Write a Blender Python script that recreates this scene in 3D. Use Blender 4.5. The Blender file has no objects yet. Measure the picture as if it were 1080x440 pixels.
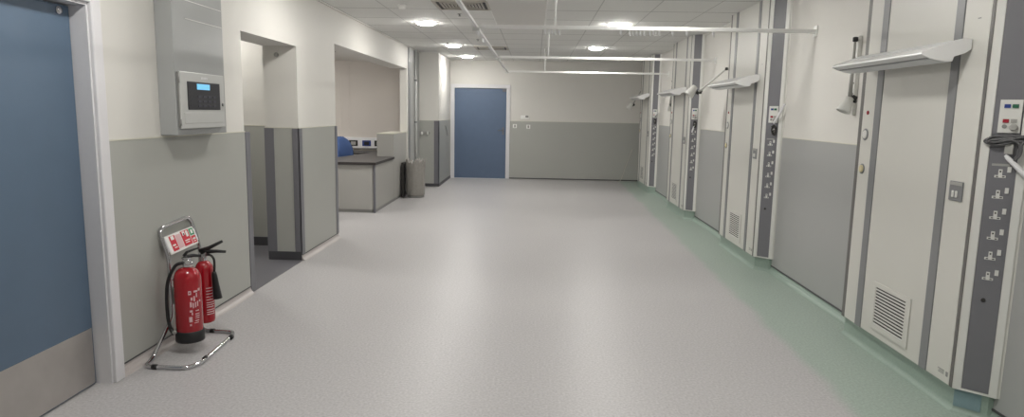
import bpy, bmesh, math, random
from mathutils import Vector, Matrix
random.seed(7)
SC = bpy.context.scene
COL = SC.collection
PI = math.pi

# ------------------------------------------------------------------ materials
def lin(c):
    def f(v):
        v /= 255.0
        return v/12.92 if v <= .04045 else ((v+.055)/1.055)**2.4
    return tuple(f(v) for v in c)+(1.0,)

def nset(n, k, v):
    if k in n.inputs: n.inputs[k].default_value = v

def mat(name, rgb, rough=.5, metal=0., noise=0., nscale=40., bump=0., spec=.5, coat=0., emit=None, estr=0.):
    m = bpy.data.materials.new(name); m.use_nodes = True
    nt = m.node_tree; b = nt.nodes['Principled BSDF']
    c = lin(rgb)
    nset(b, 'Base Color', c); nset(b, 'Roughness', rough); nset(b, 'Metallic', metal)
    nset(b, 'Specular IOR Level', spec); nset(b, 'Coat Weight', coat); nset(b, 'Coat Roughness', .1)
    if emit:
        nset(b, 'Emission Color', lin(emit)); nset(b, 'Emission Strength', estr)
    if noise or bump:
        tc = nt.nodes.new('ShaderNodeTexCoord'); nz = nt.nodes.new('ShaderNodeTexNoise')
        nz.inputs['Scale'].default_value = nscale; nz.inputs['Detail'].default_value = 3
        nt.links.new(tc.outputs['Object'], nz.inputs['Vector'])
        if noise:
            mp = nt.nodes.new('ShaderNodeMapRange')
            mp.inputs['From Min'].default_value = .25; mp.inputs['From Max'].default_value = .75
            mp.inputs['To Min'].default_value = 1-noise; mp.inputs['To Max'].default_value = 1+noise
            nt.links.new(nz.outputs['Fac'], mp.inputs['Value'])
            mx = nt.nodes.new('ShaderNodeVectorMath'); mx.operation = 'SCALE'
            mx.inputs[0].default_value = c[:3]
            nt.links.new(mp.outputs['Result'], mx.inputs['Scale'])
            nt.links.new(mx.outputs['Vector'], b.inputs['Base Color'])
        if bump:
            bp = nt.nodes.new('ShaderNodeBump'); bp.inputs['Strength'].default_value = bump
            bp.inputs['Distance'].default_value = .002
            nt.links.new(nz.outputs['Fac'], bp.inputs['Height']); nt.links.new(bp.outputs['Normal'], b.inputs['Normal'])
    return m

M = {}
M['wall'] = mat('cream_paint', (213, 211, 206), .6, noise=.012, nscale=3, bump=.05)
M['pinkwall'] = mat('warm_paint', (208, 202, 196), .6, noise=.012, nscale=3)
M['dado'] = mat('grey_cladding', (168, 169, 164), .38, noise=.012, nscale=2)
M['dado_r'] = mat('grey_cladding_right', (163, 164, 163), .38, noise=.012, nscale=2)
M['cap'] = mat('cap_strip', (205, 203, 190), .4)
M['guard'] = mat('corner_guard', (112, 112, 118), .4, noise=.02, nscale=8)
M['darkline'] = mat('dark_seal', (75, 76, 78), .5)
M['white'] = mat('white_gloss', (226, 226, 228), .3, noise=.01)
M['frame'] = mat('white_frame', (214, 213, 216), .35, noise=.01)
M['blue'] = mat('blue_door', (86, 105, 126), .42, noise=.03, nscale=6)
M['blue2'] = mat('blue_door_far', (88, 105, 130), .42, noise=.03, nscale=6)
M['steel'] = mat('brushed_steel', (196, 192, 188), .32, 1., noise=.05, nscale=9)
M['chrome'] = mat('chrome', (205, 205, 208), .12, 1., noise=.01)
M['duct'] = mat('grey_duct', (166, 168, 168), .24, noise=.015, nscale=4, bump=.05)
M['boxgrey'] = mat('panel_grey', (190, 191, 189), .35, noise=.01)
M['boxside'] = mat('panel_side', (138, 138, 136), .45)
M['black'] = mat('black_plastic', (22, 22, 24), .4, noise=.05)
M['screen'] = mat('black_screen', (36, 36, 44), .3, noise=.03)
M['keys'] = mat('keypad', (66, 66, 76), .5)
M['lcd'] = mat('blue_lcd', (120, 190, 225), .4, emit=(112, 196, 240), estr=.55)
M['red'] = mat('red_enamel', (158, 8, 26), .25, noise=.03, nscale=10, coat=.4)
M['red2'] = mat('red_print', (200, 40, 58), .5)
M['green_print'] = mat('green_print', (40, 140, 95), .5)
M['print'] = mat('white_print', (228, 215, 216), .5)
M['pinkprint'] = mat('pale_print', (214, 178, 182), .5)
M['label'] = mat('paper_label', (232, 230, 228), .45)
M['cream'] = mat('cream_laminate', (207, 206, 200), .38, noise=.01, nscale=3)
M['edge'] = mat('pale_edge', (218, 218, 214), .35)
M['strip'] = mat('grey_strip', (126, 127, 129), .35, noise=.02, nscale=10)
M['thinstrip'] = mat('grey_thin_strip', (104, 102, 100), .4)
M['plate'] = mat('grey_socket_strip', (116, 116, 121), .4, noise=.02, nscale=10)
M['pin'] = mat('socket_white', (214, 214, 210), .4)
M['dark'] = mat('dark_gap', (48, 46, 44), .6)
M['lamp'] = mat('lamp_white', (228, 228, 228), .35, noise=.01)
M['lampgrey'] = mat('lamp_diffuser', (212, 214, 216), .3)
M['ivory'] = mat('ivory_knob', (214, 202, 160), .4)
M['cable'] = mat('grey_cable', (88, 88, 90), .45, noise=.03)
M['bluebtn'] = mat('blue_button', (42, 62, 130), .4)
M['greenbtn'] = mat('green_button', (40, 98, 72), .4)
M['redbtn'] = mat('red_button', (150, 30, 48), .4)
M['greybtn'] = mat('grey_button', (160, 160, 156), .4)
M['counter'] = mat('counter_front', (164, 163, 159), .45, noise=.015, nscale=3)
M['worktop'] = mat('dark_worktop', (78, 76, 76), .4, noise=.06, nscale=60)
M['worktop_edge'] = mat('dark_worktop_edge', (52, 48, 48), .4)
M['fabric'] = mat('blue_fabric', (66, 92, 142), .8, noise=.08, nscale=120)
M['bin'] = mat('bin_grey', (128, 125, 120), .42, .55, noise=.05, nscale=14)
M['liner'] = mat('bin_liner', (146, 143, 138), .28, noise=.06, nscale=22, bump=.4)
M['light'] = mat('light_diffuser', (255, 250, 240), .5, emit=(255, 252, 246), estr=135.)
M['rim'] = mat('light_rim', (235, 235, 232), .4)
M['rail'] = mat('rail_white', (226, 226, 224), .35)
M['vent'] = mat('diffuser_beige', (186, 180, 170), .45)
M['panel'] = mat('ceiling_access', (212, 210, 206), .6)
M['skirt'] = mat('dark_skirting', (70, 70, 74), .4)
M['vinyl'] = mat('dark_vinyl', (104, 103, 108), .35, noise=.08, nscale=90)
M['wire'] = mat('pale_cord', (196, 192, 182), .5)
M['plinthblue'] = mat('blue_vinyl_patch', (128, 152, 158), .4, noise=.04, nscale=60)

def floor_material():
    m = bpy.data.materials.new('speckled_vinyl'); m.use_nodes = True
    nt = m.node_tree; b = nt.nodes['Principled BSDF']; N = nt.nodes.new; L = nt.links.new
    tc = N('ShaderNodeTexCoord'); sp = N('ShaderNodeSeparateXYZ'); L(tc.outputs['Object'], sp.inputs[0])
    # band edge runs slightly askew to the wall: X = a + b*Y
    ma = N('ShaderNodeMath'); ma.operation = 'MULTIPLY_ADD'; ma.inputs[1].default_value = -.020; ma.inputs[2].default_value = 0
    L(sp.outputs['Y'], ma.inputs[0])
    wob = N('ShaderNodeTexNoise'); wob.inputs['Scale'].default_value = 2.2; L(tc.outputs['Object'], wob.inputs['Vector'])
    wm = N('ShaderNodeMath'); wm.operation = 'MULTIPLY_ADD'; wm.inputs[1].default_value = .14; wm.inputs[2].default_value = -.07
    L(wob.outputs['Fac'], wm.inputs[0])
    ad = N('ShaderNodeMath'); L(sp.outputs['X'], ad.inputs[0]); L(ma.outputs[0], ad.inputs[1])
    ad2 = N('ShaderNodeMath'); L(ad.outputs[0], ad2.inputs[0]); L(wm.outputs[0], ad2.inputs[1])
    mr = N('ShaderNodeMapRange'); mr.interpolation_type = 'SMOOTHSTEP'
    mr.inputs['From Min'].default_value = 1.60; mr.inputs['From Max'].default_value = 1.72
    L(ad2.outputs[0], mr.inputs['Value'])
    mix = N('ShaderNodeMix'); mix.data_type = 'RGBA'
    mix.inputs['A'].default_value = lin((178, 176, 177)); mix.inputs['B'].default_value = lin((157, 171, 162))
    L(mr.outputs[0], mix.inputs['Factor'])
    n1 = N('ShaderNodeTexNoise'); n1.inputs['Scale'].default_value = 70; n1.inputs['Detail'].default_value = 4; L(tc.outputs['Object'], n1.inputs['Vector'])
    m1 = N('ShaderNodeMapRange'); m1.inputs['From Min'].default_value = .3; m1.inputs['From Max'].default_value = .7
    m1.inputs['To Min'].default_value = .84; m1.inputs['To Max'].default_value = 1.16; L(n1.outputs['Fac'], m1.inputs['Value'])
    n2 = N('ShaderNodeTexNoise'); n2.inputs['Scale'].default_value = .9; n2.inputs['Detail'].default_value = 3; L(tc.outputs['Object'], n2.inputs['Vector'])
    m2 = N('ShaderNodeMapRange'); m2.inputs['To Min'].default_value = .96; m2.inputs['To Max'].default_value = 1.04; L(n2.outputs['Fac'], m2.inputs['Value'])
    mu = N('ShaderNodeMath'); mu.operation = 'MULTIPLY'; L(m1.outputs[0], mu.inputs[0]); L(m2.outputs[0], mu.inputs[1])
    sc = N('ShaderNodeVectorMath'); sc.operation = 'SCALE'; L(mix.outputs['Result'], sc.inputs[0]); L(mu.outputs[0], sc.inputs['Scale'])
    L(sc.outputs['Vector'], b.inputs['Base Color'])
    nset(b, 'Roughness', .38); nset(b, 'Specular IOR Level', .4)
    bp = N('ShaderNodeBump'); bp.inputs['Strength'].default_value = .12; bp.inputs['Distance'].default_value = .002
    L(n1.outputs['Fac'], bp.inputs['Height']); L(bp.outputs['Normal'], b.inputs['Normal'])
    return m
M['floor'] = floor_material()
M['greenfloor'] = mat('green_vinyl', (146, 163, 153), .38, noise=.07, nscale=85)
M['greyfloor'] = mat('grey_vinyl', (182, 176, 174), .36, noise=.06, nscale=85)

def ceiling_material():
    m = bpy.data.materials.new('ceiling_tiles'); m.use_nodes = True
    nt = m.node_tree; b = nt.nodes['Principled BSDF']; N = nt.nodes.new; L = nt.links.new
    tc = N('ShaderNodeTexCoord'); sp = N('ShaderNodeSeparateXYZ'); L(tc.outputs['Object'], sp.inputs[0])
    def line(sock, off, per, w):
        a = N('ShaderNodeMath'); a.inputs[1].default_value = -off+100*per; L(sock, a.inputs[0])
        d = N('ShaderNodeMath'); d.operation = 'PINGPONG'; d.inputs[1].default_value = per/2; L(a.outputs[0], d.inputs[0])
        c = N('ShaderNodeMath'); c.operation = 'LESS_THAN'; c.inputs[1].default_value = w; L(d.outputs[0], c.inputs[0])
        return c.outputs[0]
    lx = line(sp.outputs['X'], .08, .6, .006); ly = line(sp.outputs['Y'], 7.83, .775, .010)
    mx = N('ShaderNodeMath'); mx.operation = 'MAXIMUM'; L(ly, mx.inputs[0])
    hx = N('ShaderNodeMath'); hx.operation = 'MULTIPLY'; hx.inputs[1].default_value = .55; L(lx, hx.inputs[0]); L(hx.outputs[0], mx.inputs[1])
    nz = N('ShaderNodeTexNoise'); nz.inputs['Scale'].default_value = 60; L(tc.outputs['Object'], nz.inputs['Vector'])
    ms = N('ShaderNodeMapRange'); ms.inputs['To Min'].default_value = .95; ms.inputs['To Max'].default_value = 1.05; L(nz.outputs['Fac'], ms.inputs['Value'])
    mix = N('ShaderNodeMix'); mix.data_type = 'RGBA'
    mix.inputs['A'].default_value = lin((224, 224, 221)); mix.inputs['B'].default_value = lin((150, 149, 146))
    L(mx.outputs[0], mix.inputs['Factor'])
    sc = N('ShaderNodeVectorMath'); sc.operation = 'SCALE'; L(mix.outputs['Result'], sc.inputs[0]); L(ms.outputs[0], sc.inputs['Scale'])
    L(sc.outputs['Vector'], b.inputs['Base Color']); nset(b, 'Roughness', .8)
    return m
M['ceiling'] = ceiling_material()

# ------------------------------------------------------------------ mesh helpers
class MB:
    def __init__(s): s.bm = bmesh.new()
    def _add(s, verts, faces, smooth=False):
        vs = [s.bm.verts.new(v) for v in verts]
        for f in faces:
            try:
                fc = s.bm.faces.new([vs[i] for i in f]); fc.smooth = smooth
            except ValueError: pass
        return vs
    def box(s, a, b, bev=0.):
        x0, y0, z0 = [min(p, q) for p, q in zip(a, b)]; x1, y1, z1 = [max(p, q) for p, q in zip(a, b)]
        if bev:
            t = bmesh.new()
            v = [t.verts.new(p) for p in ((x0,y0,z0),(x1,y0,z0),(x1,y1,z0),(x0,y1,z0),(x0,y0,z1),(x1,y0,z1),(x1,y1,z1),(x0,y1,z1))]
            for f in ((3,2,1,0),(4,5,6,7),(0,1,5,4),(1,2,6,5),(2,3,7,6),(3,0,4,7)): t.faces.new([v[i] for i in f])
            bmesh.ops.bevel(t, geom=t.edges[:], offset=bev, segments=2, profile=.5, affect='EDGES')
            t.verts.index_update()
            s._add([q.co.copy() for q in t.verts], [[q.index for q in f.verts] for f in t.faces], False); t.free()
        else:
            s._add(((x0,y0,z0),(x1,y0,z0),(x1,y1,z0),(x0,y1,z0),(x0,y0,z1),(x1,y0,z1),(x1,y1,z1),(x0,y1,z1)),
                   ((3,2,1,0),(4,5,6,7),(0,1,5,4),(1,2,6,5),(2,3,7,6),(3,0,4,7)))
        return s
    def prism(s, poly, z0, z1):            # footprint polygon (x,y), CCW, extruded in z
        n = len(poly); v = [(x, y, z0) for x, y in poly]+[(x, y, z1) for x, y in poly]
        s._add(v, [list(range(n))[::-1], list(range(n, 2*n))]+[[i, (i+1) % n, n+(i+1) % n, n+i] for i in range(n)]); return s
    def sweep_y(s, prof, y0, y1, smooth=False):          # (x,z) profile extruded along y
        n = len(prof); v = [(x, y0, z) for x, z in prof]+[(x, y1, z) for x, z in prof]
        s._add(v, [list(range(n)), list(range(n, 2*n))[::-1]]); 
        s._add(v, [[(i+1) % n, i, n+i, n+(i+1) % n] for i in range(n)], smooth); return s
    def sweep_x(s, prof, x0, x1):
        n = len(prof); v = [(x0, y, z) for y, z in prof]+[(x1, y, z) for y, z in prof]
        s._add(v, [list(range(n))[::-1], list(range(n, 2*n))]+[[i, (i+1) % n, n+(i+1) % n, n+i] for i in range(n)]); return s
    def lathe(s, c, prof, n=32, axis=(0, 0, 1)):           # prof: list of (r, h) along axis from c
        q = Vector((0, 0, 1)).rotation_difference(Vector(axis).normalized()); c = Vector(c)
        rings = []
        for r, h in prof:
            rings.append([s.bm.verts.new(c+q @ Vector((r*math.cos(2*PI*i/n), r*math.sin(2*PI*i/n), h))) for i in range(n)])
        for a, b in zip(rings, rings[1:]):
            for i in range(n):
                f = s.bm.faces.new((a[i], a[(i+1) % n], b[(i+1) % n], b[i])); f.smooth = True
        if prof[0][0] > 0: s.bm.faces.new(rings[0][::-1])
        if prof[-1][0] > 0: s.bm.faces.new(rings[-1])
        return s
    def cyl(s, a, b, r, r2=None, n=20):
        a = Vector(a); b = Vector(b); d = b-a
        return s.lathe(a, [(r, 0), (r if r2 is None else r2, d.length)], n, d)
    def tube(s, pts, r, n=10, closed=False, round_=0., seg=5):
        pts = [Vector(p) for p in pts]
        if round_:
            out = []; N = len(pts)
            for i, p in enumerate(pts):
                if not closed and i in (0, N-1): out.append(p); continue
                a = pts[i-1]; b = pts[(i+1) % N]
                da = (a-p); db = (b-p); t = min(round_, da.length*.48, db.length*.48)
                p0 = p+da.normalized()*t; p1 = p+db.normalized()*t
                for k in range(seg+1):
                    u = k/seg; out.append((1-u)**2*p0+2*u*(1-u)*p+u*u*p1)
            pts = out
        N = len(pts); rings = []
        T0 = None; nrm = None
        for i, p in enumerate(pts):
            if closed: t = (pts[(i+1) % N]-pts[i-1])
            else: t = pts[min(i+1, N-1)]-pts[max(i-1, 0)]
            t.normalize()
            if nrm is None:
                nrm = t.orthogonal().normalized()
            else:
                nrm = (nrm-t*nrm.dot(t))
                nrm = nrm.normalized() if nrm.length > 1e-6 else t.orthogonal().normalized()
            bn = t.cross(nrm)
            rr = r(i/(N-1)) if callable(r) else r
            rings.append([s.bm.verts.new(p+rr*(math.cos(2*PI*k/n)*nrm+math.sin(2*PI*k/n)*bn)) for k in range(n)])
        pairs = list(zip(rings, rings[1:]))+([(rings[-1], rings[0])] if closed else [])
        for a, b in pairs:
            # best alignment for the closing pair
            off = 0
            if closed and a is rings[-1]:
                off = min(range(n), key=lambda o: sum((a[k].co-b[(k+o) % n].co).length for k in range(n)))
            for k in range(n):
                f = s.bm.faces.new((a[k], a[(k+1) % n], b[(k+1+off) % n], b[(k+off) % n])); f.smooth = True
        if not closed: s.bm.faces.new(rings[0][::-1]); s.bm.faces.new(rings[-1])
        return s
    def patch(s, c, r, a0, a1, z0, z1, n=6, th=.0015):     # printed patch wrapped on a vertical cylinder
        v = []; f = []
        for rr in (r, r+th):
            for i in range(n+1):
                a = a0+(a1-a0)*i/n
                v += [(c[0]+rr*math.cos(a), c[1]+rr*math.sin(a), z0), (c[0]+rr*math.cos(a), c[1]+rr*math.sin(a), z1)]
        o = 2*(n+1)
        for i in range(n):
            f.append((o+2*i, o+2*i+2, o+2*i+3, o+2*i+1)); f.append((2*i+1, 2*i+3, 2*i+2, 2*i))
            f.append((2*i, 2*i+2, o+2*i+2, o+2*i)); f.append((2*i+1, o+2*i+1, o+2*i+3, 2*i+3))
        f.append((0, o, o+1, 1)); f.append((2*n, 2*n+1, o+2*n+1, o+2*n))
        s._add(v, f); return s
    def quadbox(s, o, u, v, w, us, vs, ws):                # box in an oblique frame: o + u*[us] + v*[vs] + w*[ws]
        o, u, v, w = map(Vector, (o, u, v, w)); P = []
        for k in ws:
            for a, b in ((us[0], vs[0]), (us[1], vs[0]), (us[1], vs[1]), (us[0], vs[1])): P.append(o+u*a+v*b+w*k)
        s._add(P, ((3,2,1,0),(4,5,6,7),(0,1,5,4),(1,2,6,5),(2,3,7,6),(3,0,4,7))); return s
    def build(s, name, m, parent=None, loc=None):
        off = Vector((0, 0, 0)); p = parent
        while p: off += p.location; p = p.parent
        if loc: off = off+Vector(loc)
        if off.length: bmesh.ops.translate(s.bm, verts=s.bm.verts, vec=-off)
        bmesh.ops.recalc_face_normals(s.bm, faces=s.bm.faces)
        me = bpy.data.meshes.new(name); s.bm.to_mesh(me); s.bm.free()
        o = bpy.data.objects.new(name, me); COL.objects.link(o)
        me.materials.append(M[m] if isinstance(m, str) else m)
        if parent: o.parent = parent
        if loc: o.location = loc
        return o

def tag(o, label, cat, group=None):
    o['label'] = label; o['category'] = cat
    if group: o['group'] = group
    return o
def thing(name, loc, label, cat, group=None):
    o = bpy.data.objects.new(name, None); COL.objects.link(o); o.location = loc
    o.empty_display_size = .1
    return tag(o, label, cat, group)
def struct(o): o['kind'] = 'structure'; return o
def sroot(name, loc=(0, 0, 0)):
    o = bpy.data.objects.new(name, None); COL.objects.link(o); o.location = loc; o['kind'] = 'structure'; return o
def kids(o): return [c for c in bpy.data.objects if c.parent == o]
def copy_tree(o, parent=None):
    c = o.copy(); COL.objects.link(c)
    if parent: c.parent = parent
    for ch in kids(o): copy_tree(ch, c)
    return c

# ------------------------------------------------------------------ dimensions
XL, XR, XP, YE, ZC, ZD, ZS = -2.353, 2.406, 2.246, 15.45, 2.69, 1.34, .06
YA, YB, YCc, YN = 5.36, 6.61, 7.87, 12.30
YBK = -2.0
UNITS = [3.455, 6.735, 9.99, 13.255]
W = 1.295

# ------------------------------------------------------------------ room shell
struct(MB().box((-5.1, YBK-.1, -.1), (2.55, YE+.15, 0)).build('floor', 'floor'))
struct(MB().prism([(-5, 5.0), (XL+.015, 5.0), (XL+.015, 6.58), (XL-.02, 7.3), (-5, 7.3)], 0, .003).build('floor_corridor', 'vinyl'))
struct(MB().box((-5.1, YBK-.1, ZC), (2.55, YE+.15, ZC+.1)).build('ceiling', 'ceiling'))

w = MB(); T = .13
w.box((XL-T, YBK, 0), (XL, 2.22, ZC))
w.box((XL-T, 2.22, 2.13), (XL, 3.55, ZC))
w.box((XL-T, 3.55, 0), (XL, YA, ZC))
w.box((XL-.337, YA, 2.14), (XL, YB, ZC))
w.box((-2.69, YB, 0), (XL, YCc, ZC))
w.box((XL-.30, YCc, 2.29), (XL, YN, ZC))
w.box((XL-T, YN, 0), (XL, 13.6, ZC))
struct(w.build('wall_left', 'wall'))
struct(MB().box((XL-T, 13.6, 0), (-1.96, YE, ZC)).build('wall_left_block', 'wall'))
w = MB(); w.box((XR, YBK, 0), (XR+.12, YE, ZC)); struct(w.build('wall_right', 'wall'))
w = MB()
w.box((-2.5, YE, 0), (-1.86, YE+.12, ZC)); w.box((-.666, YE, 0), (XR+.12, YE+.12, ZC)); w.box((-1.86, YE, 2.07), (-.666, YE+.12, ZC))
struct(w.build('wall_end', 'wall'))
struct(MB().box((XL-T, YBK-.1, 0), (XR+.12, YBK, ZC)).build('wall_behind', 'wall'))
# corridor and reception niche behind the left wall
w = MB(); w.box((-5.1, 4.9, 0), (XL-T, 5.0, ZC)); w.box((-5.1, 5.0, 0), (-5.0, 7.3, ZC)); w.box((-5.1, 7.3, 0), (-2.69, 7.42, ZC))
struct(w.build('wall_corridor', 'wall'))
w = MB(); w.box((-5.1, 7.42, 0), (-5.0, 13.1, ZC)); w.box((-5.1, 13.0, 0), (XL-T, 13.12, ZC)); struct(w.build('wall_niche', 'pinkwall'))
struct(MB().box((-5.0, 7.42, 2.46), (XL-.30, 13.0, 2.52)).build('ceiling_niche', 'wall'))
t = MB()
for x in (-3.78, -3.62): t.box((x, 12.992, 1.15), (x+.012, 13.0, 2.46))
struct(t.build('trim_niche', 'pinkwall'))

# grey wall cladding (dado) with its cap
def dado(name, boxes, m):
    d = MB(); c = MB()
    for a, b, n in boxes:
        d.box(a, b)
        x0, y0 = a[0], a[1]; x1, y1 = b[0], b[1]
        c.box((min(x0, x1)-(.003 if n == 'x' else 0), min(y0, y1)-(.003 if n == 'y' else 0), b[2]), (max(x0, x1)+(.003 if n == '-x' else 0), max(y0, y1), b[2]+.008))
    o = struct(d.build(name, m)); struct(c.build(name+'_cap', 'cap')); return o
t_ = .006
dado('trim_left', [((XL, 3.57, ZS), (XL+t_, YA, ZD), '-x'), ((XL, YB, ZS), (XL+t_, YCc, ZD), '-x'),
                   ((-2.69, YB-t_, .09), (XL+t_, YB, ZD), 'y'), ((-5, 7.3-t_, .1), (-2.69, 7.3, ZD), 'y'),
                   ((-2.353, 13.6-t_, ZS), (-1.96+t_, 13.6, ZD), 'y'), ((-1.96, 13.6, ZS), (-1.96+t_, YE, ZD), '-x')], 'dado')
dado('trim_end', [((-.58, YE-t_, .03), (XR, YE, ZD-.005), 'y')], 'dado')
dado('trim_right', [((XR-t_, YBK, ZS), (XR, YE, ZD), 'x')], 'dado_r')
struct(MB().box((-.58, YE-.012, .012), (XR, YE, .035)).build('baseboard_end', 'skirt'))
# full height grey wall lining beside the reception opening
l = MB(); l.box((XL, 12.42, .05), (XL+.008, 13.02, ZC)); l.box((XL, 13.04, .05), (XL+.006, 13.594, ZC)); struct(l.build('trim_lining', 'dado_r'))
l = MB(); l.box((XL, 12.40, .05), (XL+.016, 12.56, ZC)); struct(l.build('trim_lining_edge', 'strip'))
# corner guards
g = MB()
g.box((XL-.02, YA, .02), (XL+.012, YA+.085, ZD), .004)
g.box((XL-.06, YB-.012, .09), (XL+.010, YB, ZD)); g.box((XL, YB-.012, ZS), (XL+.012, YB+.075, ZD))
g.box((-2.69-.004, YB-.012, .09), (-2.60, YB, ZD))
g.box((XL, 7.80, ZS), (XL+.012, YCc+.012, ZD))
g.box((-2.05, 13.6-.012, ZS), (-1.96+.012, 13.6, ZD)); g.box((-1.96, 13.6-.012, ZS), (-1.96+.012, 13.68, ZD))
struct(g.build('trim_guards', 'guard'))
# dark seal line under the left cladding and skirtings
s = MB()
for y0, y1 in ((3.57, YA), (YB, YCc)): s.box((XL, y0, ZS-.008), (XL+.009, y1, ZS))
struct(s.build('trim_seal', 'darkline'))
s = MB(); s.box((-2.69, YB-.012, .003), (XL+.004, YB, .09)); s.box((-5, 7.285, .003), (-2.69, 7.3, .1))
s.box((-2.36, 13.588, .0), (-1.95, 13.6, .06)); s.box((-1.96, 13.6, 0), (-1.945, YE, .06))
struct(s.build('baseboard_dark', 'skirt'))
def cove(x, y0, y1, d, h=.06, r=.05):     # d=+1 floor lies towards +x
    pr = [(x, 0), (x+d*r, 0)]
    for k in range(1, 5):
        a = k/5*PI/2; pr.append((x+d*(r-r*math.sin(a)+.004), h-.004-(h-.004)*math.cos(PI/2-a)*0-(h-.004)*(math.cos(a)) + (0)))
    pr = [(x, 0), (x+d*r, 0.0), (x+d*r*.62, h*.10), (x+d*r*.32, h*.32), (x+d*r*.14, h*.62), (x+d*.004, h), (x, h)]
    return pr
b = MB(); b.sweep_y(cove(XL, 3.56, YA, 1), 3.56, YA); b.sweep_y(cove(XL, YB, YCc, 1), YB-.01, YCc+.01); struct(b.build('baseboard_left', 'greyfloor'))
b = MB(); b.sweep_y(cove(XR, YBK, YE, -1, .062, .055), YBK, YE)
PL = []
for yb in UNITS:
    poly = [(XR, yb-.10), (XR-.03, yb-.095), (XP+.022, yb+.012), (XP+.022, yb+W-.012), (XR-.03, yb+W+.095), (XR, yb+W+.10)]
    top = [(x, y) for x, y in poly]
    base = [(XR, yb-.125), (XR-.035, yb-.118), (XP-.006, yb), (XP-.006, yb+W), (XR-.035, yb+W+.118), (XR, yb+W+.125)]
    st = [(1-math.sin(k/5*PI/2), (1-math.cos(k/5*PI/2))*.034) for k in range(6)]+[(0, .131)]
    n = len(top); v = []
    for q_, z in st: v += [(p[0]*(1-q_)+b_[0]*q_, p[1]*(1-q_)+b_[1]*q_, z) for p, b_ in zip(top, base)]
    b._add(v, [[k*n+i, k*n+(i+1) % n, (k+1)*n+(i+1) % n, (k+1)*n+i] for k in range(len(st)-1) for i in range(n)])
    b._add([(x, y, 0) for x, y in base], [list(range(n))[::-1]])
struct(b.build('baseboard_right', 'greenfloor'))
s = MB(); s.box((XR-.012, YBK, ZS-.006), (XR, YE, ZS+.006)); struct(s.build('trim_seal_right', 'darkline'))
# bluish vinyl sheet on the near plinth corner
p0 = Vector((XP+.022, UNITS[0]+.012)); p1 = Vector((XR-.03, UNITS[0]-.095)); dv = (p1-p0); nv = Vector((-dv.y, dv.x)).normalized()
if nv.y > 0: nv = -nv
s = MB(); s.quadbox((p0.x, p0.y, 0), (dv.x, dv.y, 0), (0, 0, 1), (nv.x, nv.y, 0), (0, .8), (.03, .131), (-.004, .004)); struct(s.build('trim_patch', 'plinthblue'))
# ceiling edge trim
s = MB(); s.box((XR-.02, YBK, ZC-.022), (XR, YE, ZC)); s.box((XL, 3.0, ZC-.012), (XL+.02, 13.6, ZC)); s.box((XL, YE-.02, ZC-.012), (XR, YE, ZC)); struct(s.build('trim_ceiling', 'wall'))

# ------------------------------------------------------------------ doors
d = sroot('door_1', (XL, 2.9, 0))
MB().box((-2.455, 2.30, .006), (-2.410, 3.462, 2.036), .002).build('leaf', 'blue', d)
k = MB().box((-2.411, 2.31, .012), (-2.4075, 3.452, .325)).build('kick_plate', 'steel', d)
f = MB()
f.box((-2.483, 3.466, 0), (-2.322, 3.552, 2.09)); f.box((-2.335, 3.478, 0), (-2.303, 3.558, 2.115), .006)
f.box((-2.483, 2.21, 0), (-2.322, 2.296, 2.09)); f.box((-2.335, 2.205, 0), (-2.303, 2.284, 2.115), .006)
f.box((-2.483, 2.296, 2.045), (-2.322, 3.466, 2.12)); f.box((-2.335, 2.284, 2.06), (-2.303, 3.478, 2.14), .006)
f.build('frame', 'frame', d)
MB().lathe((-2.410, 3.385, 2.006), [(.021, 0), (.021, .004), (.016, .010), (.006, .011)], 24, (1, 0, 0)).build('bolt', 'chrome', d)

d = sroot('door_2', (-1.263, YE, 0))
MB().box((-1.857, YE+.012, .008), (-.668, YE+.055, 2.066), .002).build('leaf', 'blue2', d)
f = MB()
for x0, x1 in ((-1.945, -1.859), (-.666, -.578)): f.box((x0, YE-.022, 0), (x1, YE+.06, 2.07), .004)
f.box((-1.945, YE-.022, 2.07), (-.578, YE+.06, 2.155), .004)
f.build('frame', 'frame', d)
MB().box((-1.86, YE-.01, 0), (-.666, YE+.05, .008)).build('threshold', 'frame', d)
h = MB(); h.box((-.755, YE+.004, 1.02), (-.715, YE+.014, 1.19), .003); h.cyl((-.735, YE+.01, 1.12), (-.735, YE-.05, 1.12), .010); h.tube([(-.735, YE-.045, 1.12), (-.85, YE-.045, 1.12)], .010); h.lathe((-.735, YE+.006, 1.05), [(.014, 0), (.014, .012)], 16, (0, -1, 0))
h.build('door_handle', 'guard', d)
MB().box((-.76, YE-.02, 2.0), (-.67, YE+.014, 2.055), .004).build('door_closer', 'guard', d)

# ------------------------------------------------------------------ downlights
GL = 'round ceiling downlights'
def downlight(x, y, z, label, first=[None]):
    if first[0] is None:
        r = thing('ceiling_downlight', (x, y, z), label, 'ceiling light', GL)
        MB().lathe((x, y, z), [(.142, 0), (.142, -.005), (.136, -.009), (.129, -.008), (.129, -.003)], 40).build('rim', 'rim', r)
        MB().lathe((x, y, z), [(.0001, -.001), (.128, -.002), (.127, -.008), (.115, -.021), (.085, -.033), (.0001, -.039)], 40).build('diffuser', 'light', r)
        first[0] = r
    else:
        r = copy_tree(first[0]); r.location = (x, y, z); tag(r, label, 'ceiling light', GL)
    return r
DL = [(-1.47, 9.01, 'round downlight above the reception opening, nearest of the left ceiling row'),
      (-1.47, 12.0, 'round downlight in the left ceiling row, second along, before the boxed-out wall'),
      (-1.46, 14.3, 'round downlight closest to the far blue door'),
      (1.045, 8.93, 'round downlight just above the nearest cross curtain rail on the right'),
      (1.045, 12.13, 'round downlight on the right, smaller, seen below the nearest cross rail'),
      (1.045, 14.9, None)]
for x, y, lb in DL[:5]: downlight(x, y, ZC, lb)
HID = 'round downlight lighting the near room or side rooms, outside the picture'
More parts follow.
